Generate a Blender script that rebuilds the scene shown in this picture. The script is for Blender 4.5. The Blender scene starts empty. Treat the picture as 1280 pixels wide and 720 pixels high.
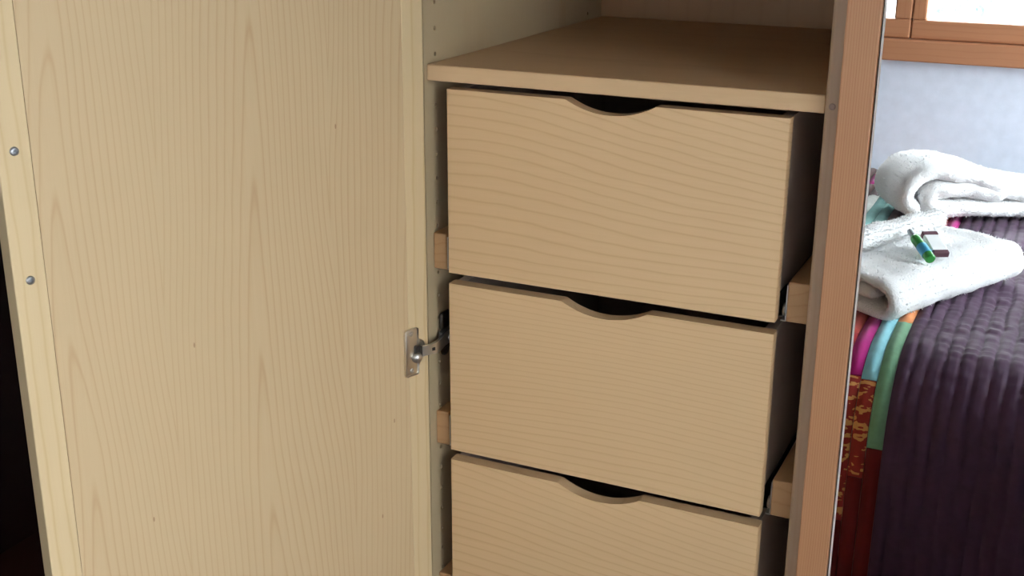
import bpy, bmesh, math, random
from mathutils import Vector, Matrix, noise

random.seed(7)
S = bpy.context.scene
C = bpy.context.collection
ZS = 1.15                       # height of the wardrobe shelf top above the floor; wardrobe z below is given relative to it

# ------------------------------------------------------------------ camera
cam_d = bpy.data.cameras.new('camera')
cam = bpy.data.objects.new('camera', cam_d); C.objects.link(cam)
cam_d.sensor_fit = 'HORIZONTAL'; cam_d.sensor_width = 36.0
cam_d.lens = 1546.82 / 1280 * 36.0
cam_d.clip_start = 0.02
yaw, pitch, roll = math.radians(25.098), math.radians(18.759), math.radians(0.303)
fwd = Vector((-math.sin(yaw)*math.cos(pitch), math.cos(yaw)*math.cos(pitch), -math.sin(pitch)))
rgt = Vector((math.cos(yaw), math.sin(yaw), 0)); upv = rgt.cross(fwd)
r2 = rgt*math.cos(roll) + upv*math.sin(roll); u2 = -rgt*math.sin(roll) + upv*math.cos(roll)
cam.matrix_world = Matrix(((r2.x, u2.x, -fwd.x, 0.76466), (r2.y, u2.y, -fwd.y, -1.37402),
                           (r2.z, u2.z, -fwd.z, 0.23531 + ZS), (0, 0, 0, 1)))
S.camera = cam

# ------------------------------------------------------------------ world, exposure
SKY = 16.5
W = bpy.data.worlds.new('world'); S.world = W; W.use_nodes = True
bg = W.node_tree.nodes['Background']
bg.inputs[0].default_value = (0.93, 0.965, 1.0, 1); bg.inputs[1].default_value = SKY
S.view_settings.view_transform = 'Standard'; S.view_settings.look = 'None'
S.view_settings.gamma = 1.0; S.view_settings.use_curve_mapping = False
S.view_settings.exposure = 0.76

# room extents
XL, XR = -1.194, 2.12
YF, YB = 0.625, -2.42            # wall behind the wardrobe, wall behind the camera
ZC = 2.45
YM = -0.027                      # mirror plane
# daylight portals at the two windows (they emit nothing, they only guide the sky light)
def portal(name, loc, rot, sx, sy):
    l = bpy.data.lights.new(name, 'AREA'); l.shape = 'RECTANGLE'; l.size = sx; l.size_y = sy
    l.cycles.is_portal = True
    o = bpy.data.objects.new(name, l); C.objects.link(o); o.location = loc; o.rotation_euler = rot
W1 = dict(x0=-0.38, x1=0.92, z0=0.869, z1=1.42)       # window behind the camera (seen in the mirror)
W2 = dict(y0=-2.36, y1=-1.12, z0=0.02, z1=2.10)       # glazed balcony door in the right wall
portal('daylight_portal', ((W1['x0']+W1['x1'])/2, YB-0.16, (W1['z0']+W1['z1'])/2), (math.radians(90), 0, 0), W1['x1']-W1['x0'], W1['z1']-W1['z0'])
portal('daylight_portal', (XR+0.16, (W2['y0']+W2['y1'])/2, (W2['z0']+W2['z1'])/2), (math.radians(90), 0, math.radians(90)), W2['y1']-W2['y0'], W2['z1']-W2['z0'])

# ------------------------------------------------------------------ materials
def lin(c):
    return tuple(((v/255)/12.92 if v/255 <= .04045 else ((v/255+.055)/1.055)**2.4) for v in c)
def newmat(name):
    m = bpy.data.materials.new(name); m.use_nodes = True
    nt = m.node_tree; return m, nt, nt.nodes['Principled BSDF']
def nd(nt, t, **kw):
    n = nt.nodes.new(t)
    for k, v in kw.items(): setattr(n, k, v)
    return n
def math_n(nt, op, a, b=None, c=None):
    n = nd(nt, 'ShaderNodeMath', operation=op)
    for i, v in enumerate((a, b, c)):
        if v is None: continue
        if isinstance(v, (int, float)): n.inputs[i].default_value = v
        else: nt.links.new(v, n.inputs[i])
    return n.outputs[0]
def mixc(nt, fac, a, b, mode='MIX'):
    n = nd(nt, 'ShaderNodeMix', data_type='RGBA', blend_type=mode)
    for sock, v in ((n.inputs['Factor'], fac), (n.inputs['A'], a), (n.inputs['B'], b)):
        if isinstance(v, (int, float)): sock.default_value = v
        elif isinstance(v, tuple): sock.default_value = (*v[:3], 1)
        else: nt.links.new(v, sock)
    return n.outputs['Result']
def plain(name, col, rough=.6, metal=0., spec=.5, bump=0, bscale=200):
    m, nt, b = newmat(name)
    tc = nd(nt, 'ShaderNodeTexCoord'); n = nd(nt, 'ShaderNodeTexNoise'); n.inputs['Scale'].default_value = bscale*.2
    n.inputs['Detail'].default_value = 3; nt.links.new(tc.outputs['Object'], n.inputs['Vector'])
    c = mixc(nt, n.outputs['Fac'], tuple(v*.9 for v in col), tuple(min(1, v*1.1) for v in col))
    nt.links.new(c, b.inputs['Base Color'])
    b.inputs['Roughness'].default_value = rough; b.inputs['Metallic'].default_value = metal
    b.inputs['Specular IOR Level'].default_value = spec
    if bump:
        n2 = nd(nt, 'ShaderNodeTexNoise'); n2.inputs['Scale'].default_value = bscale; n2.inputs['Detail'].default_value = 4
        nt.links.new(tc.outputs['Object'], n2.inputs['Vector'])
        bp = nd(nt, 'ShaderNodeBump'); bp.inputs['Strength'].default_value = bump; bp.inputs['Distance'].default_value = .002
        nt.links.new(n2.outputs['Fac'], bp.inputs['Height']); nt.links.new(bp.outputs['Normal'], b.inputs['Normal'])
    return m
def wood(name, base, line, along='Z', rings=9., field=2.2, stretch=.07, straight=0., amount=.55, fibre=.12, rough=.5, pins=False, warm=None, cath=None):
    """figured timber: growth lines are level lines of a stretched noise field, plus fibres and soft blotches"""
    m, nt, b = newmat(name)
    tc = nd(nt, 'ShaderNodeTexCoord'); oi = nd(nt, 'ShaderNodeObjectInfo')
    off = nd(nt, 'ShaderNodeVectorMath', operation='ADD')
    sc = nd(nt, 'ShaderNodeVectorMath', operation='SCALE'); sc.inputs['Scale'].default_value = 7.0
    cmb = nd(nt, 'ShaderNodeCombineXYZ')
    for i in range(3): nt.links.new(oi.outputs['Random'], cmb.inputs[i])
    nt.links.new(cmb.outputs[0], sc.inputs[0]); nt.links.new(tc.outputs['Object'], off.inputs[0]); nt.links.new(sc.outputs[0], off.inputs[1])
    def mapped(sa, sl):
        mp = nd(nt, 'ShaderNodeMapping')
        mp.inputs['Scale'].default_value = (sl, sa, sa) if along == 'X' else ((sa, sl, sa) if along == 'Y' else (sa, sa, sl))
        nt.links.new(off.outputs[0], mp.inputs['Vector']); return mp.outputs[0]
    def nz(v, scale, det=2., rgh=.5):
        n = nd(nt, 'ShaderNodeTexNoise'); n.inputs['Scale'].default_value = scale
        n.inputs['Detail'].default_value = det; n.inputs['Roughness'].default_value = rgh
        nt.links.new(v, n.inputs['Vector']); return n.outputs['Fac']
    h = nz(mapped(1, stretch), field, 1.2, .35)
    sx = nd(nt, 'ShaderNodeSeparateXYZ'); nt.links.new(off.outputs[0], sx.inputs[0])
    across = sx.outputs['Z'] if along in ('X', 'Y') else sx.outputs['X']
    jit = nz(mapped(1, .25), 30, 2.)
    ph = math_n(nt, 'ADD', math_n(nt, 'MULTIPLY', h, rings), math_n(nt, 'ADD', math_n(nt, 'MULTIPLY', across, straight), math_n(nt, 'MULTIPLY', jit, .8)))
    if cath:      # tangentially cut board: conical rings give nested arches along evenly spaced axes
        half, axis0, lines, taper = cath
        xo = nd(nt, 'ShaderNodeSeparateXYZ'); nt.links.new(tc.outputs['Object'], xo.inputs[0])
        wob = math_n(nt, 'MULTIPLY', math_n(nt, 'SUBTRACT', nz(mapped(1, .3), 3.5, 2.), .5), .09)
        xx = math_n(nt, 'PINGPONG', math_n(nt, 'ADD', math_n(nt, 'SUBTRACT', xo.outputs['X'], axis0), wob), half)
        rho = math_n(nt, 'SQRT', math_n(nt, 'ADD', math_n(nt, 'MULTIPLY', xx, xx), .00012))
        ph = math_n(nt, 'ADD', math_n(nt, 'MULTIPLY', rho, lines), math_n(nt, 'ADD', math_n(nt, 'MULTIPLY', xo.outputs['Z'], taper), math_n(nt, 'ADD', math_n(nt, 'MULTIPLY', h, rings), math_n(nt, 'MULTIPLY', jit, .5))))
    fr = math_n(nt, 'FRACT', ph)
    ramp = nd(nt, 'ShaderNodeValToRGB'); nt.links.new(fr, ramp.inputs[0])
    cr = ramp.color_ramp; cr.elements[0].position = 0; cr.elements[0].color = (.30, .30, .30, 1)
    cr.elements[1].position = 1; cr.elements[1].color = (.30, .30, .30, 1)
    for p_, v_ in ((.06, .02), (.60, .05), (.80, .30), (.90, 1.), (.95, .7)):
        e = cr.elements.new(p_); e.color = (v_, v_, v_, 1)
    fb = nz(mapped(1, .02), 420, 2.); bl = nz(mapped(1, .2), 5, 3.)
    f = math_n(nt, 'MULTIPLY', ramp.outputs[0], math_n(nt, 'MULTIPLY', math_n(nt, 'ADD', bl, .25), amount))
    f = math_n(nt, 'ADD', f, math_n(nt, 'MULTIPLY', math_n(nt, 'SUBTRACT', fb, .5), fibre*2))
    f = math_n(nt, 'ADD', f, math_n(nt, 'MULTIPLY', math_n(nt, 'SUBTRACT', bl, .5), .18))
    f = math_n(nt, 'MAXIMUM', math_n(nt, 'MINIMUM', f, 1.), 0.)
    col = mixc(nt, f, base, line)
    if warm:
        bl2 = nz(mapped(1, .12), 7, 2.)
        col = mixc(nt, math_n(nt, 'MULTIPLY', bl2, .5), col, warm)
    if pins:
        v = nd(nt, 'ShaderNodeTexVoronoi', voronoi_dimensions='2D'); v.inputs['Scale'].default_value = 6
        cv = nd(nt, 'ShaderNodeCombineXYZ'); nt.links.new(sx.outputs['X'], cv.inputs[0]); nt.links.new(math_n(nt, 'MULTIPLY', sx.outputs['Z'], .35), cv.inputs[1])
        nt.links.new(cv.outputs[0], v.inputs['Vector'])
        p = math_n(nt, 'LESS_THAN', v.outputs['Distance'], .0065)
        col = mixc(nt, math_n(nt, 'MULTIPLY', p, .5), col, lin((120, 70, 40)))
    nt.links.new(col, b.inputs['Base Color'])
    b.inputs['Roughness'].default_value = rough; b.inputs['Specular IOR Level'].default_value = .35
    bp = nd(nt, 'ShaderNodeBump'); bp.inputs['Strength'].default_value = .06; bp.inputs['Distance'].default_value = .001
    nt.links.new(fb, bp.inputs['Height']); nt.links.new(bp.outputs['Normal'], b.inputs['Normal'])
    return m

M = {}
def tone(c, k=.62): return tuple(v*k for v in lin(c))
M['door'] = wood('maple_veneer_door', tone((232, 202, 160), .68), tone((196, 150, 104), .68), 'Z', rings=8, field=2.3, stretch=.2, straight=0, amount=.46, fibre=.10, pins=True, cath=(.115, -.02, 118., 5.))
M['stile'] = wood('maple_solid', tone((242, 214, 170), .68), tone((214, 174, 120), .68), 'Z', rings=6, field=3, stretch=.08, straight=60, amount=.5, fibre=.08)
M['drawer'] = wood('maple_veneer_drawer', tone((238, 200, 154), .76), tone((202, 156, 110), .76), 'X', rings=34, field=2.6, stretch=.30, straight=85, amount=.46, fibre=.10)
M['carcass'] = wood('maple_carcass', tone((216, 193, 156), .68), tone((196, 162, 118), .68), 'Z', rings=9, field=2.0, straight=20, amount=.3, fibre=.08)
M['back'] = wood('maple_back_board', tone((205, 160, 120)), tone((180, 132, 92)), 'Z', rings=9, field=2.0, straight=20, amount=.3, fibre=.08)  # same maple, reddened to imitate light bounced around inside the wardrobe
M['edge'] = wood('maple_edge_strip', tone((224, 190, 160)), tone((200, 158, 126)), 'Z', rings=9, field=2.0, straight=60, amount=.3, fibre=.08)
M['shelf'] = wood('maple_shelf', tone((232, 194, 150), .74), tone((198, 154, 110), .74), 'X', rings=9, field=2.0, straight=20, amount=.3, fibre=.08)
M['drawer_box'] = wood('drawer_box_board', tone((214, 192, 176), .75), tone((196, 168, 150), .75), 'Y', rings=6, straight=10, amount=.25)
M['block'] = wood('pine_block', tone((216, 168, 120)), tone((184, 126, 80)), 'Y', rings=8, field=3, straight=60, amount=.5)
M['pine'] = wood('pine_stile', tone((216, 158, 116), .70), tone((172, 106, 70), .70), 'Z', rings=14, field=3.2, stretch=.12, straight=330, amount=.62, fibre=.16, rough=.45)
M['pine_x'] = wood('pine_window_x', tone((210, 146, 106), .75), tone((176, 108, 72), .75), 'X', rings=9, field=3.2, straight=60, amount=.35, fibre=.12, rough=.45)
M['pine_z'] = wood('pine_window_z', tone((210, 146, 106), .75), tone((176, 108, 72), .75), 'Z', rings=9, field=3.2, straight=60, amount=.35, fibre=.12, rough=.45)
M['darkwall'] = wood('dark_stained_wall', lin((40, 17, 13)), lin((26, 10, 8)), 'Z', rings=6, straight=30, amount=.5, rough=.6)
M['floor'] = wood('dark_floor_boards', lin((64, 32, 24)), lin((42, 19, 14)), 'Y', rings=6, straight=20, amount=.6, rough=.45)
M['wall'] = plain('white_plaster', (.74, .79, .90), .9, bump=.15, bscale=160)
M['ceiling'] = plain('white_ceiling', (.80, .79, .77), .9)
M['steel'] = plain('zinc_steel', (.55, .53, .50), .38, 1.0)
M['nickel'] = plain('nickel_plate', (.62, .56, .47), .36, 1.0)
M['darksteel'] = plain('dark_steel', (.10, .095, .09), .4, .9)
M['screw'] = plain('screw_head', (.45, .46, .48), .35, 1.0)
M['screwcap'] = plain('screw_cap', tone((175, 148, 135), .7), .5)
M['black'] = plain('black_gasket', (.012, .012, .014), .5)
M['bevel'] = plain('ground_glass_edge', (.92, .94, .96), .25)
def mirror_mat():
    m, nt, b = newmat('silvered_mirror'); b.inputs['Base Color'].default_value = (.93, .95, .96, 1)
    b.inputs['Metallic'].default_value = 1; b.inputs['Roughness'].default_value = 0.004
    return m
M['mirror'] = mirror_mat()
def glass_mat():
    m = bpy.data.materials.new('window_glass'); m.use_nodes = True; nt = m.node_tree
    nt.nodes.remove(nt.nodes['Principled BSDF'])
    t = nd(nt, 'ShaderNodeBsdfTransparent'); t.inputs[0].default_value = (.94, .96, .96, 1)
    g = nd(nt, 'ShaderNodeBsdfGlossy'); g.inputs['Roughness'].default_value = .01
    fz = nd(nt, 'ShaderNodeFresnel'); fz.inputs['IOR'].default_value = 1.25
    mx = nd(nt, 'ShaderNodeMixShader'); nt.links.new(fz.outputs[0], mx.inputs[0])
    nt.links.new(t.outputs[0], mx.inputs[1]); nt.links.new(g.outputs[0], mx.inputs[2])
    nt.links.new(mx.outputs[0], nt.nodes['Material Output'].inputs['Surface']); return m
M['glass'] = glass_mat()

# ------------------------------------------------------------------ mesh helpers
def props(o, label=None, cat=None, group=None, kind=None):
    if label: o['label'] = label
    if cat: o['category'] = cat
    if group: o['group'] = group
    if kind: o['kind'] = kind
    return o
def empty(name, loc, rz=0):
    o = bpy.data.objects.new(name, None); C.objects.link(o); o.location = loc; o.rotation_euler = (0, 0, rz)
    o.empty_display_size = .05; return o
def link(name, bm, mat, parent=None, smooth=None, center=True, mods=None):
    """one mesh object; vertices given in the parent's frame (world when top-level), origin moved to the middle of its bounds"""
    me = bpy.data.meshes.new(name)
    loc = Vector((0, 0, 0))
    if center:
        co = [v.co for v in bm.verts]
        lo = Vector((min(c[i] for c in co) for i in range(3))); hi = Vector((max(c[i] for c in co) for i in range(3)))
        loc = (lo+hi)/2
        if parent is not None and parent.type == 'MESH': pass
        bmesh.ops.translate(bm, verts=bm.verts, vec=-loc)
    bmesh.ops.recalc_face_normals(bm, faces=bm.faces)
    if smooth is not None:
        for f in bm.faces: f.smooth = True
    bm.to_mesh(me); bm.free()
    if smooth is not None and smooth < 180: me.set_sharp_from_angle(angle=math.radians(smooth))
    for mm in (mat if isinstance(mat, list) else [mat]): me.materials.append(mm)
    o = bpy.data.objects.new(name, me); C.objects.link(o)
    o.location = loc - (Vector(parent['_org']) if parent is not None and '_org' in parent else Vector((0, 0, 0)))
    o['_org'] = tuple(loc) if parent is None or True else None
    if parent is not None: o.parent = parent
    return o
# '_org' remembers where each object's origin lies in the frame its vertices were given in, so children can use the same frame
def root(name, loc, rz=0):
    o = empty(name, loc, rz); o['_org'] = tuple(loc) if rz == 0 else (0, 0, 0); return o
def box(bm, x0, x1, y0, y1, z0, z1, bev=0., seg=1):
    r = bmesh.ops.create_cube(bm, size=1)
    vs = r['verts']
    for v in vs:
        v.co = Vector(((x0+x1)/2 + v.co.x*(x1-x0), (y0+y1)/2 + v.co.y*(y1-y0), (z0+z1)/2 + v.co.z*(z1-z0)))
    if bev > 0:
        es = list({e for v in vs for e in v.link_edges})
        bmesh.ops.bevel(bm, geom=es, offset=bev, segments=seg, profile=.5, affect='EDGES')
    return bm
def B(*a, **k): return box(bmesh.new(), *a, **k)
def zbox(x0, x1, y0, y1, z0, z1, **k): return B(x0, x1, y0, y1, z0+ZS, z1+ZS, **k)   # z relative to the shelf
def lathe(bm, prof, seg=24, mat=Matrix.Identity(4)):
    rings = []
    for r, h in prof:
        if r < 1e-6: rings.append([bm.verts.new(mat @ Vector((0, 0, h)))])
        else: rings.append([bm.verts.new(mat @ Vector((r*math.cos(2*math.pi*i/seg), r*math.sin(2*math.pi*i/seg), h))) for i in range(seg)])
    for a, b in zip(rings, rings[1:]):
        for i in range(seg):
            q = [a[i % len(a)], a[(i+1) % len(a)], b[(i+1) % len(b)], b[i % len(b)]]
            q2 = []
            for v in q:
                if v not in q2: q2.append(v)
            if len(q2) > 2: bm.faces.new(q2)
    if len(rings[0]) > 1: bm.faces.new(rings[0][::-1])
    if len(rings[-1]) > 1: bm.faces.new(rings[-1])
    return bm
def prism(bm, pts, a0, a1, axis='Y'):
    """extrude a closed 2D outline; axis Y: pts are (x, z)"""
    def P(p, t): return Vector((p[0], t, p[1])) if axis == 'Y' else (Vector((t, p[0], p[1])) if axis == 'X' else Vector((p[0], p[1], t)))
    A = [bm.verts.new(P(p, a0)) for p in pts]; Bv = [bm.verts.new(P(p, a1)) for p in pts]
    bm.faces.new(A); bm.faces.new(Bv[::-1])
    n = len(pts)
    for i in range(n): bm.faces.new((A[i], Bv[i], Bv[(i+1) % n], A[(i+1) % n]))
    return bm

# ------------------------------------------------------------------ the room
def struct(name, bm, mat, parent=None):
    o = link(name, bm, mat, parent)
    if parent is None: props(o, kind='structure')
    return o
T = .14
o = struct('floor', B(XL-T, XR+T, YB-T, YF+T, -.12, 0), M['floor']); props(o, 'dark reddish brown wooden floor of the bedroom', 'floor')
o = struct('ceiling', B(XL-T, XR+T, YB-T, YF+T, ZC, ZC+.1), M['ceiling']); props(o, 'plain white ceiling of the bedroom', 'ceiling')
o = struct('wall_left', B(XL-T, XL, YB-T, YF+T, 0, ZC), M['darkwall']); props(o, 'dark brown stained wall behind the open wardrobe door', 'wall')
o = struct('wall_front', B(XL, XR+T, YF, YF+T, 0, ZC), M['wall']); props(o, 'white plastered wall behind the wardrobe', 'wall')
def holed_wall(name, horizontal, a0, a1, h0, h1, t0, t1, label):
    """wall with one window opening a0..a1 x h0..h1"""
    bm = bmesh.new()
    if horizontal:
        lo, hi = XL, XR+T
        for (p, q, r, s) in ((lo, a0, 0, ZC), (a1, hi, 0, ZC), (a0, a1, 0, h0), (a0, a1, h1, ZC)):
            box(bm, p, q, t0, t1, r, s)
    else:
        lo, hi = YB, YF
        for (p, q, r, s) in ((lo, a0, 0, ZC), (a1, hi, 0, ZC), (a0, a1, 0, h0), (a0, a1, h1, ZC)):
            box(bm, t0, t1, p, q, r, s)
    o = struct(name, bm, M['wall']); props(o, label, 'wall')
holed_wall('wall_back', True, W1['x0'], W1['x1'], W1['z0'], W1['z1'], YB-T, YB, 'pale white wall below the wooden window, reflected in the mirror')
holed_wall('wall_right', False, W2['y0'], W2['y1'], W2['z0'], W2['z1'], XR, XR+T, 'white wall with the glazed balcony door')

# window in the back wall: pine frame, two sashes meeting at x = 0.27
wr = root('window_1', (.27, YB, W1['z0'])); props(wr, 'pine framed double casement window above the bed, reflected in the mirror', 'window', kind='structure')
fy0, fy1 = YB-.06, YB+.012
z0, z1, x0, x1 = W1['z0'], W1['z1'], W1['x0'], W1['x1']
link('window_sill', B(x0-.03, x1+.03, fy0, fy1+.016, z0-.004, z0+.057, bev=.004, seg=2), M['pine_x'], wr)
link('frame_head', B(x0, x1, fy0, fy1, z1-.05, z1, bev=.003), M['pine_x'], wr)
link('frame_jamb', B(x0, x0+.05, fy0, fy1, z0+.057, z1-.05, bev=.003), M['pine_z'], wr)
link('frame_jamb', B(x1-.05, x1, fy0, fy1, z0+.057, z1-.05, bev=.003), M['pine_z'], wr)
def sash(a, b, wl, wr_, parent):
    sy0, sy1 = fy0+.012, fy1-.006
    zb, zt = z0+.058, z1-.052
    s = link('sash', B(a, b, sy0, sy1, zb, zb+.054, bev=.005, seg=2), M['pine_x'], parent)
    link('sash_rail', B(a, b, sy0, sy1, zt-.054, zt, bev=.005, seg=2), M['pine_x'], s)
    link('sash_stile', B(a, a+wl, sy0, sy1-.001, zb+.054, zt-.054, bev=.005, seg=2), M['pine_z'], s)
    link('sash_stile', B(b-wr_, b, sy0, sy1-.001, zb+.054, zt-.054, bev=.005, seg=2), M['pine_z'], s)
    link('pane', B(a+wl-.008, b-wr_+.008, sy0+.02, sy0+.026, zb+.046, zt-.046), M['glass'], s)
sash(x0+.052, .2699, .045, .048, wr); sash(.2701, x1-.052, .040, .045, wr)

# glazed balcony door in the right wall (out of the picture, it lights the room)
wr = root('window_2', (XR, (W2['y0']+W2['y1'])/2, 0)); props(wr, 'pine framed glazed balcony door in the right wall', 'window', kind='structure')
ym = (W2['y0']+W2['y1'])/2
for (a, b) in ((W2['y0'], ym-.002), (ym+.002, W2['y1'])):
    s = link('leaf', B(XR+.03, XR+.08, a, b, W2['z0'], W2['z0']+.14, bev=.004), M['pine_z'], wr)
    link('leaf_rail', B(XR+.03, XR+.08, a, b, W2['z1']-.08, W2['z1'], bev=.004), M['pine_z'], s)
    link('leaf_stile', B(XR+.03, XR+.08, a, a+.07, W2['z0']+.14, W2['z1']-.08, bev=.004), M['pine_z'], s)
    link('leaf_stile', B(XR+.03, XR+.08, b-.07, b, W2['z0']+.14, W2['z1']-.08, bev=.004), M['pine_z'], s)
    link('pane', B(XR+.052, XR+.058, a+.06, b-.06, W2['z0']+.13, W2['z1']-.07), M['glass'], s)

# ------------------------------------------------------------------ wardrobe
wd = root('wardrobe', (.53, .3, 0))
props(wd, 'light maple wardrobe standing open with drawers and a mirror door', 'wardrobe')
CF = -.006           # front of the carcass
XW = .5014           # left face of the divider
ZT = .92             # top of the carcass, relative
ZP = -1.07           # carcass bottom
def hole_cutter(ys, zs):
    bm = bmesh.new()
    for y in ys:
        for z in zs:
            lathe(bm, [(.0025, -.009), (.0025, .004)], 10, Matrix.Translation((0, y, z+ZS)) @ Matrix.Rotation(math.pi/2, 4, 'Y'))
    me = bpy.data.meshes.new('cut'); bmesh.ops.recalc_face_normals(bm, faces=bm.faces); bm.to_mesh(me); bm.free()
    return me
def side_with_holes():
    """left side panel, drilled on its inner face with two rows of 32 mm spaced shelf pin holes: a strip is cut around every hole"""
    bm = bmesh.new()
    y0, y1, zb, zt = CF, .606, ZP+ZS, ZT+ZS
    rows = (.0236, .545); r = .0030; w = .006; xa = 0.; dep = .016
    zs = [.0426+ZS-.0325*k for k in range(-24, 33)]
    zs = sorted(z for z in zs if zb+.02 < z < zt-.02)
    ysplit = [y0, rows[0]-w, rows[0]+w, rows[1]-w, rows[1]+w, y1]
    def quad(a, b, c, d): bm.faces.new([bm.verts.new(p) for p in (a, b, c, d)])
    for i in (0, 2, 4):
        quad((xa, ysplit[i], zb), (xa, ysplit[i+1], zb), (xa, ysplit[i+1], zt), (xa, ysplit[i], zt))
    for row in rows:
        cuts = [zb] + [z+s*w for z in zs for s in (-1, 1)] + [zt]
        for i in range(0, len(cuts), 2):
            quad((xa, row-w, cuts[i]), (xa, row+w, cuts[i]), (xa, row+w, cuts[i+1]), (xa, row-w, cuts[i+1]))
        for z in zs:
            n = 16; C0 = []; S0 = []; D0 = []
            for k in range(n):
                a = 2*math.pi*(k+.5)/n - math.pi/4*0
                c, s = math.cos(a), math.sin(a); m_ = max(abs(c), abs(s))
                S0.append(bm.verts.new((xa, row+w*c/m_, z+w*s/m_))); C0.append(bm.verts.new((xa, row+r*c, z+r*s))); D0.append(bm.verts.new((xa-dep, row+r*c, z+r*s)))
            for k in range(n):
                j = (k+1) % n
                bm.faces.new((S0[k], S0[j], C0[j], C0[k])); bm.faces.new((C0[k], C0[j], D0[j], D0[k]))
            for qa in range(4):      # corner triangles of the square
                a = math.pi/4 + qa*math.pi/2
                k = int((a/(2*math.pi))*n - .5)
                cv = bm.verts.new((xa, row+w*(1 if math.cos(a) > 0 else -1), z+w*(1 if math.sin(a) > 0 else -1)))
                bm.faces.new((S0[k], cv, S0[(k+1) % n]))
            bm.faces.new(D0)
    X0 = -.019
    quad((X0, y0, zb), (X0, y0, zt), (X0, y1, zt), (X0, y1, zb))
    quad((X0, y0, zb), (xa, y0, zb), (xa, y0, zt), (X0, y0, zt)); quad((X0, y1, zb), (xa, y1, zb), (xa, y1, zt), (X0, y1, zt))
    quad((X0, y0, zb), (xa, y0, zb), (xa, y1, zb), (X0, y1, zb)); quad((X0, y0, zt), (xa, y0, zt), (xa, y1, zt), (X0, y1, zt))
    bmesh.ops.remove_doubles(bm, verts=bm.verts, dist=1e-5)
    return bm
link('side_panel', side_with_holes(), M['carcass'], wd)
# divider between the two compartments, its front edge rounded
bm = bmesh.new(); rr = .005; x0, x1 = XW, XW+.037
pts = [(x0, .606), (x0, CF+rr)] + [(x0+rr-rr*math.cos(a), CF+rr-rr*math.sin(a)) for a in [math.pi/2*k/6 for k in range(1, 6)]] + [(x0+rr, CF), (x1, CF), (x1, .606)]
prism(bm, pts, ZP+ZS, ZT+ZS, 'Z')
dv = link('divider_panel', bm, M['edge'], wd, smooth=40)
bm = lathe(bmesh.new(), [(0, 0), (.0013, 0), (.0013, .0008), (.0030, .0012), (.0038, .0004), (.0038, -.003)], 20, Matrix.Translation((.5098, CF-.0002, -.0108+ZS)) @ Matrix.Rotation(math.pi/2, 4, 'X'))
props(link('screw', bm, M['screwcap'], dv, smooth=40), 'dull screw cap on the divider edge')
link('side_panel', zbox(1.06, 1.079, CF, .606, ZP, ZT), M['carcass'], wd)
link('back_panel', zbox(-.019, 1.079, .606, .614, ZP, ZT), M['back'], wd)
link('top_panel', zbox(0, 1.06, CF, .606, ZT-.019, ZT-.0002), M['shelf'], wd)
link('bottom_panel', zbox(0, 1.06, CF, .606, ZP+.0002, ZP+.019), M['shelf'], wd)
link('plinth', zbox(-.019, 1.079, .03, .60, -ZS, ZP), M['carcass'], wd)
link('shelf', zbox(.0004, XW-.0004, 0, .605, -.0202, 0, bev=.0012), M['shelf'], wd)
link('shelf', zbox(.0004, XW-.0004, 0, .605, .190, .210, bev=.0012), M['shelf'], wd)  # upper shelf out of view, height chosen to darken the compartment below

# drawers: maple front with a finger cut-out over a plain box on metal runners
DX0, DX1, DZ1, DH, DP = .0285, .4640, -.0289, .2431, .2582
def drawer_front_bm(zt):
    zb = zt-DH; xc, hw, dep = .2485, .0575, .0153
    R = (hw*hw+dep*dep)/(2*dep); a0 = math.asin(hw/R); cz = zt-dep+R
    pts = [(DX0, zb), (DX1, zb), (DX1, zt)]
    n = 20
    f = .0025
    pts.append((xc+hw+f, zt))
    for k in range(n+1):
        a = a0-2*a0*k/n; pts.append((xc+R*math.sin(a), cz-R*math.cos(a)))
    pts.append((xc-hw-f, zt)); pts.append((DX0, zt))
    bm = bmesh.new(); y0, y1 = -.0006, .0184
    A = [bm.verts.new((p[0], y0, p[1])) for p in pts]; D = [bm.verts.new((p[0], y1, p[1])) for p in pts]
    bm.faces.new(A); bm.faces.new(D[::-1])
    m_ = len(pts); es = []
    for i in range(m_): bm.faces.new((A[i], D[i], D[(i+1) % m_], A[(i+1) % m_]))
    # softly rounded end edges
    ce = [e for e in bm.edges if all(abs(v.co.x-DX1) < 1e-6 for v in e.verts) or all(abs(v.co.x-DX0) < 1e-6 for v in e.verts)]
    ce = [e for e in ce if abs(e.verts[0].co.z-e.verts[1].co.z) > .1]
    bmesh.ops.bevel(bm, geom=ce, offset=.0016, segments=3, profile=.5, affect='EDGES')
    return bm
def drawer_box_bm(zt):
    bm = bmesh.new(); t = .013; x0, x1, y0, y1 = DX0+.0025, DX1-.0025, .0186, .53; zb = zt-DH+.004; zz = zt-.0015
    pts = [x0, x1]
    box(bm, x0, x0+t, y0, y1, zb, zz); box(bm, x1-t, x1, y0, y1, zb, zz)
    box(bm, x0+t, x1-t, y1-t, y1, zb, zz); box(bm, x0+t, x1-t, y0, y1-t, zb+.006, zb+.012)
    return bm
def runner_bm(zt, sx):
    """L-shaped metal runner screwed along the lower edge of a drawer side"""
    zb = zt-DH; bm = bmesh.new()
    if sx > 0: xo = DX1-.0023; s = 1
    else: xo = DX0+.0023; s = -1
    def bx(a, b, *r): box(bm, min(xo+s*a, xo+s*b), max(xo+s*a, xo+s*b), *r)
    bx(.0, .0014, .0188, .50, zb+.002, zb+.030)
    bx(.0, .0065, .0188, .50, zb+.002, zb+.0034)
    lathe(bm, [(.0, -.003), (.008, -.003), (.009, -.001), (.009, .001), (.008, .003), (0, .003)], 14,
          Matrix.Translation((xo+s*.0042, .49, zb+.013)) @ Matrix.Rotation(math.pi/2, 4, 'Y'))
    return bm
drawer_meshes = None
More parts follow.
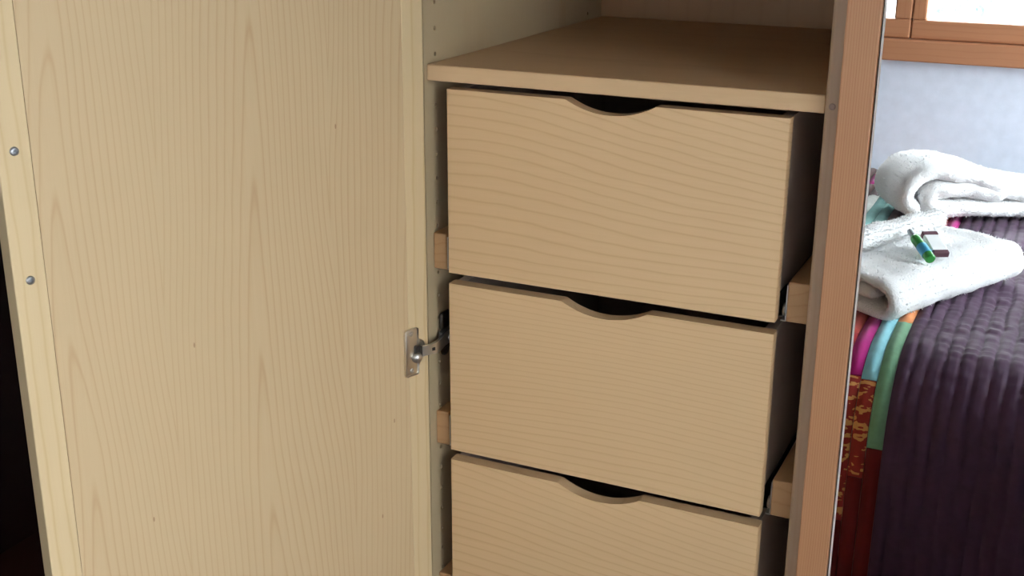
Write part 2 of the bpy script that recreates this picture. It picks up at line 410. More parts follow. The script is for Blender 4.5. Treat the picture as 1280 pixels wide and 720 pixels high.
for k in range(4):
    zt = DZ1-DP*k+ZS
    if drawer_meshes is None:
        d = link('drawer', drawer_box_bm(zt), M['drawer_box'], wd)
        f = link('drawer_front', drawer_front_bm(zt), M['drawer'], d, smooth=30)
        ra = link('drawer_runner', runner_bm(zt, 1), M['darksteel'], d); rb = link('drawer_runner', runner_bm(zt, -1), M['darksteel'], d)
        drawer_meshes = (d, f, ra, rb)
    else:
        cd = drawer_meshes[0].copy(); C.objects.link(cd); cd.parent = wd; cd.location.z -= DP*k
        for ch in drawer_meshes[1:]:
            c = ch.copy(); C.objects.link(c); c.parent = cd
    # wooden spacer blocks that carry the fixed runners, one on each side
    zb = zt-DH
    for sx in (-1, 1):
        if sx < 0: x0, x1 = .0004, .0200
        else: x0, x1 = .4745, XW-.0004
        b_ = link('runner_block', B(x0, x1, .011, .53, zb-.0010, zb+.0485, bev=.0012), M['block'], wd)
        bm = bmesh.new()
        xi = x1 if sx < 0 else x0; s = 1 if sx < 0 else -1
        def bx(a, b, *r): box(bm, min(xi+s*a, xi+s*b), max(xi+s*a, xi+s*b), *r)
        bx(.0002, .0016, .012, .50, zb+.001, zb+.044)
        bx(.0002, .0066, .012, .50, zb-.0012, zb+.0004)
        lathe(bm, [(0, -.0025), (.0075, -.0025), (.0085, 0), (.0075, .0025), (0, .0025)], 14, Matrix.Translation((xi+s*.0042, .026, zb+.0095)) @ Matrix.Rotation(math.pi/2, 4, 'Y'))
        link('fixed_runner', bm, M['steel'], b_)

# ---- open left door (110 degrees): local x runs from the hinge edge to the free edge, local y = 0 is the inner face
DW, DT = .5424, .021
da = -math.radians(110)
E0 = Vector((.004, -.016, 0))
def dlink(name, bm, mat, parent=None, smooth=None):
    return link(name, bm, mat, parent, smooth)
bm = B(.0336, .5088, -DT+.001, 0, ZP+ZS+.01, ZT+ZS-.003)
door = link('door', bm, M['door'], None)
door.parent = wd
_c = Vector(door['_org'])
rotm = Matrix.Rotation(da, 4, 'Z')
door.location = (E0 + rotm @ _c) - Vector(wd['_org']); door.rotation_euler = (0, 0, da)
props(door, 'inner face of the open left door, maple veneer')
link('stile', B(0, .0334, -DT, .0004, ZP+ZS+.01, ZT+ZS-.003, bev=.0012, seg=2), M['stile'], door)
link('stile', B(.5090, DW, -DT, .0005, ZP+ZS+.01, ZT+ZS-.003, bev=.0012, seg=2), M['stile'], door)
def screw_head(s, z, r=.0046):
    bm = bmesh.new()
    lathe(bm, [(0, .0010), (.0012, .0010), (.0016, .0022), (r*.75, .0020), (r, .0009), (r, -.001)], 20, Matrix.Translation((s, .0005, z+ZS)) @ Matrix.Rotation(-math.pi/2, 4, 'X'))
    for a in (0, 1):        # cross recess
        box(bm, s-(.0024 if a else .0006), s+(.0024 if a else .0006), .0016, .0024, z+ZS-(.0006 if a else .0024), z+ZS+(.0006 if a else .0024))
    return bm
for z in (-.0281, -.1602, -.72): props(link('screw', screw_head(.5257, z), M['screw'], door, smooth=35), 'zinc screw head')

# concealed hinge: flange plate, cup, arm, mounting plate on the side panel
def hinge(zc):
    bm = bmesh.new()
    box(bm, .0190, .0420, .0003, .0022, zc-.0335+ZS, zc+.0335+ZS, bev=.0035, seg=3)
    h = link('hinge', bm, M['nickel'], door, smooth=35)
    props(h, 'nickel concealed hinge on the open door')
    # cup drilled into the door, rim a little proud
    bm = bmesh.new()
    lathe(bm, [(.0174, .0003), (.0174, .0016), (.0160, .0021), (.0150, .0016), (.0150, .0010), (.0, .0006)], 32,
          Matrix.Translation((.0225, 0, zc+ZS)) @ Matrix.Rotation(-math.pi/2, 4, 'X'))
    link('hinge_cup', bm, M['nickel'], h, smooth=40)
    bm = bmesh.new()      # raised dark knuckle in the cup
    lathe(bm, [(0, .0085), (.004, .0080), (.0068, .0055), (.0078, .002), (.0078, .0005)], 20, Matrix.Translation((.0225, .0015, zc-.0085+ZS)) @ Matrix.Rotation(-math.pi/2, 4, 'X') @ Matrix.Scale(1, 4))
    link('knuckle', bm, M['steel'], h, smooth=40)
    bm = bmesh.new(); box(bm, .0165, .0265, .0018, .0050, zc-.0050+ZS, zc+.0085+ZS, bev=.001); link('cup_slot', bm, M['darksteel'], h)
    for z in (zc-.0262, zc+.0262):
        bm = lathe(bmesh.new(), [(0, .0008), (.0010, .0008), (.0013, .0014), (.0028, .0012), (.0036, .0003), (.0036, -.001)], 16, Matrix.Translation((.0305, .0022, z+ZS)) @ Matrix.Rotation(-math.pi/2, 4, 'X'))
        link('screw', bm, M['steel'], h, smooth=35)
    return h
hinge(-.3755); hinge(.72); hinge(-.98)
def hinge_arm(zc):
    """arm and mounting plate stay on the side panel; world frame"""
    z = zc+ZS
    bm = bmesh.new()
    lathe(bm, [(.0092, .0003), (.0092, .0030), (.0080, .0042), (0, .0042)], 18, Matrix.Translation((0, .036, z+.0220)) @ Matrix.Rotation(math.pi/2, 4, 'Y'))
    lathe(bm, [(.0092, .0003), (.0092, .0030), (.0080, .0042), (0, .0042)], 18, Matrix.Translation((0, .036, z-.0220)) @ Matrix.Rotation(math.pi/2, 4, 'Y'))
    box(bm, .0004, .0040, .028, .050, z-.022, z+.022)
    box(bm, .0040, .0090, .020, .070, z-.0085, z+.0085, bev=.001)
    box(bm, .0040, .0105, .012, .060, z-.016, z+.012, bev=.002)
    box(bm, .0004, .0060, .022, .046, z+.010, z+.034, bev=.002)
    m_ = link('hinge_mount', bm, M['darksteel'], wd, smooth=40)
    bm = bmesh.new()      # channel shaped arm bending from the mount over to the cup
    path = [Vector((.0115, .060, z)), Vector((.0115, .015, z)), Vector((.0145, .000, z)), Vector((.0155, -.014, z)), Vector((.0125, -.0230, z)), Vector((.0045, -.0345, z))]
    prev = None
    for i, p in enumerate(path):
        d = (path[min(i+1, len(path)-1)]-path[max(i-1, 0)]).normalized(); n = Vector((d.y, -d.x, 0))
        if n.x < 0: n = -n
        hw = .0082 if i < len(path)-2 else .0070
        ring = [bm.verts.new(p+n*.0022+Vector((0, 0, hw))), bm.verts.new(p-n*.0022+Vector((0, 0, hw))), bm.verts.new(p-n*.0022-Vector((0, 0, hw))), bm.verts.new(p+n*.0022-Vector((0, 0, hw)))]
        if prev:
            for k in range(4): bm.faces.new((prev[k], prev[(k+1) % 4], ring[(k+1) % 4], ring[k]))
        else: bm.faces.new(ring)
        prev = ring
    bm.faces.new(prev[::-1])
    a = link('hinge_arm', bm, M['steel'], m_, smooth=35)
    bm = lathe(bmesh.new(), [(0, .0006), (.0022, .0006), (.0026, .0016), (.0042, .0014), (.0046, 0)], 16, Matrix.Translation((.0137, .028, z)) @ Matrix.Rotation(math.pi/2, 4, 'Y'))
    link('adjusting_screw', bm, M['screw'], m_, smooth=35)
    bm = bmesh.new(); p0 = Vector((.0174, -.006, z))
    box(bm, -.0045, .0045, .0017, .0026, -.0023, .0023, bev=.0004)
    sd = Vector((-.55, -.835, 0)); sn = Vector((.835, -.55, 0))
    bmesh.ops.transform(bm, matrix=Matrix(((sd.x, sn.x, 0, .0128), (sd.y, sn.y, 0, -.0215), (0, 0, 1, z), (0, 0, 0, 1))), verts=bm.verts)
    link('arm_slot', bm, M['black'], m_)
for zc in (-.3755, .72, -.98): hinge_arm(zc)

# ---- closed right door: pine frame around a mirror
MX0, MX1, MY0, MY1 = .5202, 1.067, -.0300, -.0080
mz0, mz1 = ZP+.01+ZS, ZT-.003+ZS
md = link('door', B(MX0+.004, MX1-.004, -.0200, MY1, mz0+.004, mz1-.004), M['carcass'], wd)
props(md, 'closed right door with a pine frame around a mirror')
SI = .5563
link('stile', B(MX0, SI, MY0, MY1-.0006, mz0, mz1, bev=.0014, seg=2), M['pine'], md)
link('stile', B(MX1-(SI-MX0), MX1, MY0, MY1-.0006, mz0, mz1, bev=.0014, seg=2), M['pine'], md)
link('rail', B(SI+.0002, MX1-(SI-MX0)-.0002, MY0, MY1-.0006, mz0, mz0+.07, bev=.0014, seg=2), M['pine_x'], md)
link('rail', B(SI+.0002, MX1-(SI-MX0)-.0002, MY0, MY1-.0006, mz1-.07, mz1, bev=.0014, seg=2), M['pine_x'], md)
gx0, gx1, gz0, gz1 = SI+.0016, MX1-(SI-MX0)-.0016, mz0+.0716, mz1-.0716
props(link('gasket', B(SI+.0001, MX1-(SI-MX0)-.0001, -.0222, -.0202, mz0+.0701, mz1-.0701), M['black'], md), 'black backing showing in the gap around the mirror')  # black sheet stands in for the shade inside the gap
bv = .0026
mr = link('mirror', B(gx0+bv, gx1-bv, YM, -.0224, gz0+bv, gz1-bv), M['mirror'], md); props(mr, 'tall silvered mirror')
bm = bmesh.new()         # edge of the glass all round, white in place of a bright reflection
def ringpts(d, y): return [(gx0+d, y, gz0+d), (gx1-d, y, gz0+d), (gx1-d, y, gz1-d), (gx0+d, y, gz1-d)]
R1 = [bm.verts.new(p) for p in ringpts(0, YM+.0016)]; R2 = [bm.verts.new(p) for p in ringpts(bv, YM)]; R3 = [bm.verts.new(p) for p in ringpts(bv, -.0224)]; R4 = [bm.verts.new(p) for p in ringpts(0, -.0224)]
for a, b in ((R1, R2), (R2, R3), (R3, R4), (R4, R1)):
    for i in range(4): bm.faces.new((a[i], a[(i+1) % 4], b[(i+1) % 4], b[i]))
props(link('mirror_edge', bm, M['bevel'], mr), 'bright ground edge of the mirror glass')

# ------------------------------------------------------------------ bed and the things on it (seen in the mirror)
def V(x, yv, z): return Vector((x, 2*YM-yv, z+ZS))      # position as it appears in the mirror -> where it really stands
BT = -.6                                                # bed top, relative
YV0, YV1 = .735, 2.355                                   # near side (towards the wardrobe) and wall side
M['bedwood'] = wood('pine_bed', lin((196, 140, 92)), lin((160, 100, 60)), 'X', rings=9, straight=40, amount=.5)
M['mattress'] = plain('mattress_ticking', (.75, .74, .70), .9)
bx0, bx1 = .06, 2.04
by1, by0 = 2*YM-YV0-.03, 2*YM-YV1
bed = root('bed', ((bx0+bx1)/2, (by0+by1)/2, 0)); props(bed, 'bed under the purple patchwork quilt, reflected in the mirror', 'bed')
link('mattress', B(bx0+.01, bx1-.01, by0+.012, by1-.02, .30, BT+ZS-.016, bev=.13, seg=6), M['mattress'], bed, smooth=60)
link('side_rail', B(bx0+.05, bx1-.05, by1-.032, by1-.007, .14, .297, bev=.003), M['bedwood'], bed)
link('side_rail', B(bx0+.05, bx1-.05, by0+.012, by0+.037, .14, .297, bev=.003), M['bedwood'], bed)
link('end_board', B(bx0+.022, bx0+.049, by0+.012, by1-.007, .10, .295, bev=.003), M['bedwood'], bed)
link('head_board', B(bx1-.049, bx1-.022, by0+.012, by1-.007, .10, .295, bev=.003), M['bedwood'], bed)
link('slat_base', B(bx0+.05, bx1-.05, by0+.038, by1-.033, .24, .29), M['bedwood'], bed)
for lx in (bx0+.05, bx1-.11):
    for ly in (by0+.04, by1-.10): link('leg', B(lx, lx+.06, ly, ly+.06, 0, .239, bev=.003), M['bedwood'], bed)

# quilt: surface point for (x, arc length v measured from the fold: v < 0 lies on top, v > 0 hangs down the side)
RF = .15
def qsurf(x, v, lift=0.):
    if v < -RF*.6:
        yv = YV0+RF - v - RF*.6; p = Vector((x, yv, BT)); n = Vector((0, 0, 1))
    else:
        t = v+RF*.6; a = t/RF
        if a < math.pi/2:
            p = Vector((x, YV0+RF-RF*math.sin(a), BT-RF+RF*math.cos(a))); n = Vector((0, -math.sin(a), math.cos(a)))
        else:
            p = Vector((x, YV0-.02*(1-math.exp(-(t-RF*math.pi/2)*4)), BT-RF-(t-RF*math.pi/2))); n = Vector((0, -1, 0))
    big = noise.noise(Vector((x*5, v*5, 1.3)))*.006 + (noise.noise(Vector((x*9+3, v*2.0, 5.)))*.016 if v > 0 else 0)*min(1, max(0, v)*5)
    return p + n*(lift+big)
VTOP = -(YV1-.05-(YV0+RF-RF*.6)); VHANG = .47
def quilt_mesh(x0, x1, v0, v1, dx, dv, pucker, mat_name, parent, name, puff=0.):
    nx = max(2, int((x1-x0)/dx)); nv = max(2, int((v1-v0)/dv))
    bm = bmesh.new(); rows = []; low = []
    for j in range(nv+1):
        v = v0+(v1-v0)*j/nv; r = []; r_ = []
        for i in range(nx+1):
            x = x0+(x1-x0)*i/nx
            ex = min(i/nx, 1-i/nx)*(x1-x0); ev = min(j/nv, 1-j/nv)*(v1-v0)
            edge = min(1, ex/.010)*min(1, ev/.010)
            h = .004 + pucker(x, v)*min(1, ex/.02+.2) + puff*edge
            h = .0015+(h-.0015)*max(.0, min(1, .15+edge))
            p = qsurf(x, v, h); r.append(bm.verts.new(V(*p)))
            p = qsurf(x, v, -.004); r_.append(bm.verts.new(V(*p)))
        rows.append(r); low.append(r_)
    for j in range(nv):
        for i in range(nx):
            bm.faces.new((rows[j][i], rows[j][i+1], rows[j+1][i+1], rows[j+1][i]))
    def skirt(top, bot):
        for a, b, c, d in zip(top, top[1:], bot[1:], bot): bm.faces.new((a, d, c, b))
    skirt(rows[0], low[0]); skirt(rows[-1], low[-1]); skirt([r[0] for r in rows], [r[0] for r in low]); skirt([r[-1] for r in rows], [r[-1] for r in low])
    for rr_ in low:
        pass
    bmesh.ops.delete(bm, geom=[v for v in bm.verts if not v.link_faces], context='VERTS')
    return link(name, bm, M[mat_name], parent, smooth=60)
def purple_pucker(x, v):
    s = abs(math.sin(math.pi*(x+.004*noise.noise(Vector((x*20, v*12, 0))))/.027))
    c = .0045*min(1., s*1.5) 
    c += .0035*noise.noise(Vector((x*16, v*85, 2.)))*min(1, s*1.6) + .0015*noise.noise(Vector((x*60, v*60, 7.)))
    return c
def patch_pucker(x, v): return .0038*noise.noise(Vector((x*14, v*70, 4.))) + .001*noise.noise(Vector((x*120, v*60, 9.)))
def cloth(name, col, rough=.85, stripe=None, sheen=.2):
    m, nt, b = newmat(name)
    tc = nd(nt, 'ShaderNodeTexCoord')
    n = nd(nt, 'ShaderNodeTexNoise'); n.inputs['Scale'].default_value = 60; n.inputs['Detail'].default_value = 5; nt.links.new(tc.outputs['Object'], n.inputs['Vector'])
    c = mixc(nt, n.outputs['Fac'], tuple(v*.75 for v in col), tuple(min(1, v*1.25) for v in col))
    if stripe:
        mp = nd(nt, 'ShaderNodeMapping'); mp.inputs['Scale'].default_value = (12, 70, 70); mp.inputs['Rotation'].default_value = (0, 0, .12)
        nt.links.new(tc.outputs['Object'], mp.inputs['Vector'])
        n2 = nd(nt, 'ShaderNodeTexNoise'); n2.inputs['Scale'].default_value = 1.2; n2.inputs['Detail'].default_value = 2; nt.links.new(mp.outputs[0], n2.inputs['Vector'])
        st = math_n(nt, 'GREATER_THAN', n2.outputs['Fac'], .56)
        c = mixc(nt, st, c, stripe)
    nt.links.new(c, b.inputs['Base Color']); b.inputs['Roughness'].default_value = rough
    b.inputs['Specular IOR Level'].default_value = .25
    b.inputs['Sheen Weight'].default_value = sheen
    return m
M['q_purple'] = cloth('purple_silk', lin((74, 48, 72)), .6, sheen=.08)
PAL = {'green': (112, 156, 122), 'blue': (138, 200, 212), 'magenta': (176, 24, 122), 'salmon': (214, 92, 84), 'red': (176, 36, 44), 'darkred': (104, 18, 16),
       'orange': (232, 150, 92), 'white': (205, 208, 200), 'teal': (96, 146, 140), 'brown': (88, 62, 58), 'grey': (112, 98, 100), 'plum': (104, 52, 92), 'cream': (222, 190, 158)}
for k_, c_ in PAL.items(): M['q_'+k_] = cloth('patch_'+k_, lin(c_))
M['q_gold'] = cloth('patch_gold', lin((150, 44, 34)), stripe=lin((214, 150, 84)))
XQ = .515
quilt = root('patchwork_quilt', (1.05, (by0+by1)/2, BT+ZS)); props(quilt, 'purple quilted bedspread with a border of coloured patches, reflected in the mirror', 'quilt')
quilt_mesh(XQ, 2.02, VTOP, VHANG, .0042, .007, purple_pucker, 'q_purple', quilt, 'quilted_centre')
CW = .0285
# columns of the border, counted from the purple centre; (colour, start, end) with v from the wall side to the hem
def yv2v(yv): return YV0+RF-RF*.6-yv
cols = {
 0: [('plum', VTOP, yv2v(2.30)), ('blue', yv2v(2.30), yv2v(2.12)), ('magenta', yv2v(2.12), yv2v(1.62)), ('orange', yv2v(1.62), yv2v(.985)), ('green', yv2v(.985), .150), ('darkred', .150, VHANG)],
 1: [('teal', VTOP, yv2v(2.1)), ('red', yv2v(2.1), yv2v(1.6)), ('cream', yv2v(1.6), yv2v(1.2)), ('blue', yv2v(1.2), yv2v(.77)), ('gold', yv2v(.77), .21), ('darkred', .21, VHANG)],
 2: [('orange', VTOP, yv2v(2.2)), ('plum', yv2v(2.2), yv2v(1.7)), ('green', yv2v(1.7), yv2v(1.3)), ('magenta', yv2v(1.3), .02), ('gold', .02, .30), ('darkred', .30, VHANG)],
 3: [('red', VTOP, yv2v(2.15)), ('grey', yv2v(2.15), yv2v(1.8)), ('teal', yv2v(1.8), yv2v(1.35)), ('salmon', yv2v(1.35), yv2v(.9)), ('red', yv2v(.9), .08), ('brown', .08, VHANG)],
}
pal2 = ['green', 'blue', 'magenta', 'salmon', 'red', 'orange', 'white', 'teal', 'brown', 'grey', 'plum', 'cream']
# what shows in the mirror further back, left of the towels
cols[4] = [('orange', VTOP, yv2v(2.24)), ('magenta', yv2v(2.24), yv2v(1.98)), ('brown', yv2v(1.98), yv2v(1.66)), ('orange', yv2v(1.66), yv2v(1.2)), ('red', yv2v(1.2), .1), ('gold', .1, VHANG)]
cols[5] = [('cream', VTOP, yv2v(2.26)), ('brown', yv2v(2.26), yv2v(2.12)), ('magenta', yv2v(2.12), yv2v(1.96)), ('brown', yv2v(1.96), yv2v(1.62)), ('blue', yv2v(1.62), yv2v(1.2)), ('salmon', yv2v(1.2), .1), ('darkred', .1, VHANG)]
cols[6] = [('orange', VTOP, yv2v(2.24)), ('grey', yv2v(2.24), yv2v(2.02)), ('magenta', yv2v(2.02), yv2v(1.94)), ('teal', yv2v(1.94), yv2v(1.60)), ('orange', yv2v(1.60), yv2v(1.1)), ('gold', yv2v(1.1), .1), ('red', .1, VHANG)]
cols[7] = [('cream', VTOP, yv2v(2.24)), ('red', yv2v(2.24), yv2v(2.10)), ('brown', yv2v(2.10), yv2v(1.97)), ('teal', yv2v(1.97), yv2v(1.66)), ('magenta', yv2v(1.66), yv2v(1.2)), ('green', yv2v(1.2), .12), ('darkred', .12, VHANG)]
cols[8] = [('orange', VTOP, yv2v(2.25)), ('red', yv2v(2.25), yv2v(2.12)), ('grey', yv2v(2.12), yv2v(1.98)), ('white', yv2v(1.98), yv2v(1.64)), ('plum', yv2v(1.64), yv2v(1.1)), ('orange', yv2v(1.1), .12), ('red', .12, VHANG)]
cols[9] = [('cream', VTOP, yv2v(2.24)), ('magenta', yv2v(2.24), yv2v(2.1)), ('brown', yv2v(2.1), yv2v(1.97)), ('white', yv2v(1.97), yv2v(1.6)), ('red', yv2v(1.6), yv2v(1.1)), ('teal', yv2v(1.1), .1), ('gold', .1, VHANG)]
rg = random.Random(3)
for c_ in (10, 11, 12, 13):
    v = VTOP; L = []
    while v < VHANG-.02:
        e = min(VHANG, v+rg.uniform(.15, .4)); 
        if VHANG-e < .08: e = VHANG
        L.append((rg.choice(pal2), v, e)); v = e
    cols[c_] = L
for c_, L in cols.items():
    xb = XQ-CW*c_; xa = xb-CW
    for (cn, a, b) in L:
        quilt_mesh(xa+.0006, xb-.0006, a+.0006, b-.0006, .004, .012, patch_pucker, 'q_'+cn, quilt, 'patch', puff=.003)

# towels
def towel_mat():
    m, nt, b = newmat('white_terry'); tc = nd(nt, 'ShaderNodeTexCoord')
    n = nd(nt, 'ShaderNodeTexNoise'); n.inputs['Scale'].default_value = 260; n.inputs['Detail'].default_value = 4; nt.links.new(tc.outputs['Object'], n.inputs['Vector'])
    c = mixc(nt, n.outputs['Fac'], (.76, .76, .76), (.90, .90, .90)); nt.links.new(c, b.inputs['Base Color'])
    b.inputs['Roughness'].default_value = 1; b.inputs['Specular IOR Level'].default_value = .1; b.inputs['Sheen Weight'].default_value = .3
    bp = nd(nt, 'ShaderNodeBump'); bp.inputs['Strength'].default_value = .8; bp.inputs['Distance'].default_value = .004
    nt.links.new(n.outputs['Fac'], bp.inputs['Height']); nt.links.new(bp.outputs['Normal'], b.inputs['Normal']); return m
M['towel'] = towel_mat()
def resample(pts, step):
    """smooth polyline through the points (Catmull-Rom), evenly spaced"""
    P = [Vector(p) for p in pts]; P = [P[0]*2-P[1]] + P + [P[-1]*2-P[-2]]; out = []
    for i in range(1, len(P)-2):
        for k in range(24):
            t = k/24; a, b, c, d = P[i-1:i+3]
            out.append(.5*((2*b)+(c-a)*t+(2*a-5*b+4*c-d)*t*t+(3*b-a-3*c+d)*t**3))
    out.append(P[-2]); L = [0]
    for a, b in zip(out, out[1:]): L.append(L[-1]+(b-a).length)
    n = max(4, int(L[-1]/step)); res = []; j = 0
    for k in range(n+1):
        s = L[-1]*k/n
        while j < len(L)-2 and L[j+1] < s: j += 1
        f = 0 if L[j+1] == L[j] else (s-L[j])/(L[j+1]-L[j]); res.append(out[j].lerp(out[j+1], f))
    return res
def towel(name, label, path, thick, length, frame, shift=None, step=.008, seed=0., fuzz=9000, taper=.03):
    """cloth folded along a cross-section path (a, h), swept along its length; frame(a, l, h) -> mirror-side position"""
    pl = resample(path, step); n = len(pl)
    nl = int(length/.009); bm = bmesh.new(); rings = []
    for j in range(nl+1):
        l = length*j/nl; d = min(l, length-l); q = min(1, d/taper); tf = math.sqrt(max(0, 1-(1-q)**2))*.75+.25
        left, right = [], []
        for i, p in enumerate(pl):
            t = (pl[min(i+1, n-1)]-pl[max(i-1, 0)]).normalized(); nn = Vector((-t.y, t.x))
            e = min(i, n-1-i)*step; ef = math.sqrt(max(0, 1-(1-min(1, e/(thick*.5)))**2))*.8+.2
            hw = thick*.5*ef*tf
            sh = shift(p, l) if shift else Vector((0, 0))
            left.append((p+nn*hw+sh, l)); right.append((p-nn*hw+sh, l))
        ring = []
        for (p, l_) in left+right[::-1]:
            w = Vector((p.x, l_, p.y))
            dn = noise.noise(w*14+Vector((seed, 0, 0)))*.010 + noise.noise(w*45+Vector((seed, 3, 0)))*.0035 + noise.noise(w*170)*.0020
            dn2 = noise.noise(w*14+Vector((0, seed, 7)))*.009
            ring.append(bm.verts.new(V(*frame(p.x+dn2*.7, l_+dn*.6, max(.002, p.y+dn*.7)))))
        rings.append(ring)
    m_ = len(rings[0])
    for a, b in zip(rings, rings[1:]):
        for i in range(m_): bm.faces.new((a[i], a[(i+1) % m_], b[(i+1) % m_], b[i]))
    for R, flip in ((rings[0], 1), (rings[-1], 0)):      # close the ends with a strip across the thickness
        for i in range(n-1):
            q = (R[i], R[i+1], R[m_-2-i], R[m_-1-i]); bm.faces.new(q[::-1] if flip else q)
    bmesh.ops.recalc_face_normals(bm, faces=bm.faces)
    faces = [(f.calc_center_median().copy(), f.normal.copy()) for f in bm.faces]
    o = link(name, bm, M['towel'], None, smooth=70); props(o, label, 'towel')
    # terry loops
    rgl = random.Random(int(seed*10)+1); fb = bmesh.new()
    for k in range(fuzz):
        c, nrm = rgl.choice(faces); t = Vector((rgl.uniform(-1, 1), rgl.uniform(-1, 1), rgl.uniform(-1, 1)))
        t = (t-nrm*t.dot(nrm)).normalized() if nrm.length else t
        c = c + t*rgl.uniform(-.005, .005); s = nrm.cross(t)
        h = rgl.uniform(.002, .005); w = .0011
        fb.faces.new([fb.verts.new(c-s*w-nrm*.001), fb.verts.new(c+s*w-nrm*.001), fb.verts.new(c+nrm*h+t*rgl.uniform(-.002, .002))])
    pf = link('terry_pile', fb, M['towel'], o); props(pf, 'fluffy terry pile', kind='stuff')
    return o
# front folded towel: runs from A towards B
A_ = Vector((.478, .935)); U_ = Vector((.46, .888)).normalized(); W_ = Vector((-U_.y, U_.x))
def frame1(a, l, h): p = A_+U_*l+W_*a; return (p.x, p.y, BT+.014+h)
towel('folded_towel', 'large white folded bath towel at the front edge of the bed', [(.05, .042), (.13, .042), (.205, .042), (.235, .028), (.205, .014), (.12, .013), (.03, .013), (.004, .040), (.03, .069), (.12, .071), (.235, .068)], .026, .45, frame1, seed=1.0)
def frame2(a, l, h): p = A_+U_*(.03+l)+W_*(.105+a); return (p.x, p.y, BT+.106+h)
spiral = [(.056+(.040-.0085*t)*math.cos(-1.2-t*1.0), .032+(.024-.0045*t)*math.sin(-1.2-t*1.0)) for t in [k*.5 for k in range(0, 9)]]
towel('rolled_towel', 'small white rolled hand towel lying on the front folded towel', spiral, .018, .33, frame2, seed=2.0, step=.006, fuzz=7000, taper=.02)
# rear towel doubled over into a loose mound
def frame3(a, l, h):
    c, s = math.cos(.50), math.sin(.50); X = a-.10
    return (.462+X*c-l*s, 1.735+l*c+X*s, BT+.016+h)
towel('folded_towel', 'white bath towel doubled over into a mound at the back', [(.27, .066), (.18, .072), (.105, .074), (.080, .050), (.11, .026), (.22, .024), (.36, .025), (.415, .040), (.37, .058), (.28, .074), (.20, .100), (.13, .118), (.068, .112), (.030, .080), (.026, .042), (.060, .022)], .044, .20, frame3, None, seed=3.0, fuzz=11000)

# toiletry bottle leaning on the rolled towel
M['bottle'] = plain('green_gel', lin((60, 150, 70)), .2)
M['bottle_label'] = plain('blue_label', lin((60, 160, 200)), .4)
M['cap'] = plain('silver_grey_cap', lin((150, 160, 165)), .35)
def axis_matrix(p, q):
    d = (q-p); z = d.normalized(); x = z.orthogonal().normalized(); y = z.cross(x)
    return Matrix(((x.x, y.x, z.x, p.x), (x.y, y.y, z.y, p.y), (x.z, y.z, z.z, p.z), (0, 0, 0, 1))), d.length
def on1(u, w, h): p = A_+U_*u+W_*w; return V(p.x, p.y, BT+.014+h)
bt, bl_ = axis_matrix(on1(.150, .025, .096), on1(.200, .115, .126))
rb_ = .0105
bo = link('toiletry_bottle', lathe(bmesh.new(), [(0, 0), (rb_*.8, 0), (rb_, .002), (rb_, .072), (rb_*.9, .079), (rb_*.45, .084), (rb_*.45, .089), (0, .089)], 24, bt), M['bottle'], None, smooth=40)
props(bo, 'small green toiletry bottle leaning on the rolled towel', 'bottle')
link('cap', lathe(bmesh.new(), [(0, .0855), (rb_*.55, .0855), (rb_*.55, .103), (rb_*.45, .106), (0, .106)], 20, bt), M['cap'], bo, smooth=40)
link('label', lathe(bmesh.new(), [(rb_+.0001, .016), (rb_+.0005, .016), (rb_+.0005, .046), (rb_+.0001, .046)], 24, bt), M['bottle_label'], bo, smooth=40)
M['packet'] = plain('white_paper', (.85, .85, .86), .6); M['packet_end'] = plain('brown_paper', lin((92, 52, 62)), .6)
pt, _ = axis_matrix(on1(.200, .035, .093), on1(.250, .110, .122))
_z = pt.col[2].to_3d(); _x = _z.cross(Vector((0, 0, 1))).normalized(); _y = _z.cross(_x); _p = pt.col[3].to_3d()
pt = Matrix(((_x.x, _y.x, _z.x, _p.x), (_x.y, _y.y, _z.y, _p.y), (_x.z, _y.z, _z.z, _p.z), (0, 0, 0, 1)))
def pbox(x0, x1, y0, y1, z0, z1):
    bm = B(x0, x1, y0, y1, z0, z1, bev=.002); bmesh.ops.transform(bm, matrix=pt, verts=bm.verts); return bm
pk = link('soap_packet', pbox(-.016, .016, -.006, .006, .012, .066), M['packet'], None); props(pk, 'small white packet with brown ends beside the green bottle', 'packet')
link('packet_end', pbox(-.0165, .0165, -.0065, .0065, 0, .0118), M['packet_end'], pk); link('packet_end', pbox(-.0165, .0165, -.0065, .0065, .0662, .078), M['packet_end'], pk)

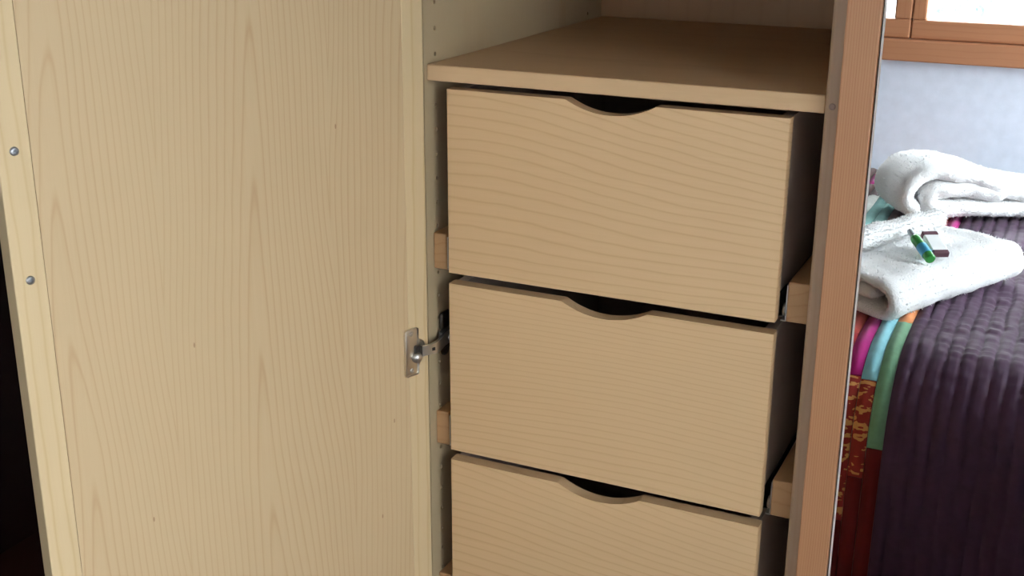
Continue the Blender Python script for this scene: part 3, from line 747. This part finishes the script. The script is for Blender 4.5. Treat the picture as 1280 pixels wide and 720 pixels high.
# ------------------------------------------------------------------ outdoors, through the window panes
M['hill'] = plain('pale_hillside', (.42, .42, .40), .95, bscale=3)
M['leaf'] = plain('blue_green_foliage', (.16, .22, .26), .8); M['bark'] = plain('grey_bark', (.16, .15, .15), .9)
bm = bmesh.new(); nx, ny = 24, 16; g = []
for j in range(ny+1):
    g.append([bm.verts.new((-22+44*i/nx, -3.2-1.4*j, -2.2+1.15*j+.35*noise.noise(Vector((i*.5, j*.5, 0))))) for i in range(nx+1)])
for j in range(ny):
    for i in range(nx): bm.faces.new((g[j][i], g[j][i+1], g[j+1][i+1], g[j+1][i]))
for i in range(nx): pass
o = link('hillside', bm, M['hill'], None, smooth=180); props(o, 'pale steep hillside outside the window', 'hillside', kind='structure')  # added slope that hides the sky and limits light through the back window
M['meadow'] = plain('dull_meadow', (.12, .13, .09), .95, bscale=3)
o = link('ground', B(2.7, 40, -20, 20, -2.6, -2.4), M['meadow'], None); props(o, 'pale ground outside the balcony door', 'ground', kind='structure')
def bush(loc, h, label, seed):
    rg = random.Random(seed); r = root('shrub', loc); props(r, label, 'shrub', 'shrubs on the hillside')
    for k in range(9):
        a = rg.uniform(0, 6.28); sp = rg.uniform(.15, .5)*h; bm = bmesh.new()
        p = Vector(loc); q = p+Vector((math.cos(a)*sp, math.sin(a)*sp, h*rg.uniform(.6, 1)))
        mt, L = axis_matrix(p, q); lathe(bm, [(.02, 0), (.006, L)], 5, mt); br = link('branch', bm, M['bark'], r)
        bm = bmesh.new()
        for t in range(45):
            s = rg.uniform(.3, 1.05); c = p.lerp(q, s)+Vector((rg.gauss(0, .13), rg.gauss(0, .13), rg.gauss(0, .13)))*h*.6
            d1 = Vector((rg.uniform(-1, 1), rg.uniform(-1, 1), rg.uniform(-1, 1)))*.05; d2 = Vector((rg.uniform(-1, 1), rg.uniform(-1, 1), rg.uniform(-1, 1)))*.035
            bm.faces.new([bm.verts.new(c-d1), bm.verts.new(c+d2), bm.verts.new(c+d1), bm.verts.new(c-d2)])
        lf = link('foliage', bm, M['leaf'], br); props(lf, kind='stuff')
for k, (x, y, h) in enumerate(((-.9, -5.6, .9), (-.1, -6.2, 1.0), (-1.7, -6.6, 1.2))):
    zz = -2.2+1.15*((-y-3.2)/1.4)
    bush((x, y, zz-.1), h, ['blue grey shrub nearest the window on the hillside', 'blue grey shrub to the right on the hillside', 'taller blue grey shrub farther up the hillside'][k], k+1)

for ob in bpy.data.objects:
    if '_org' in ob: del ob['_org']
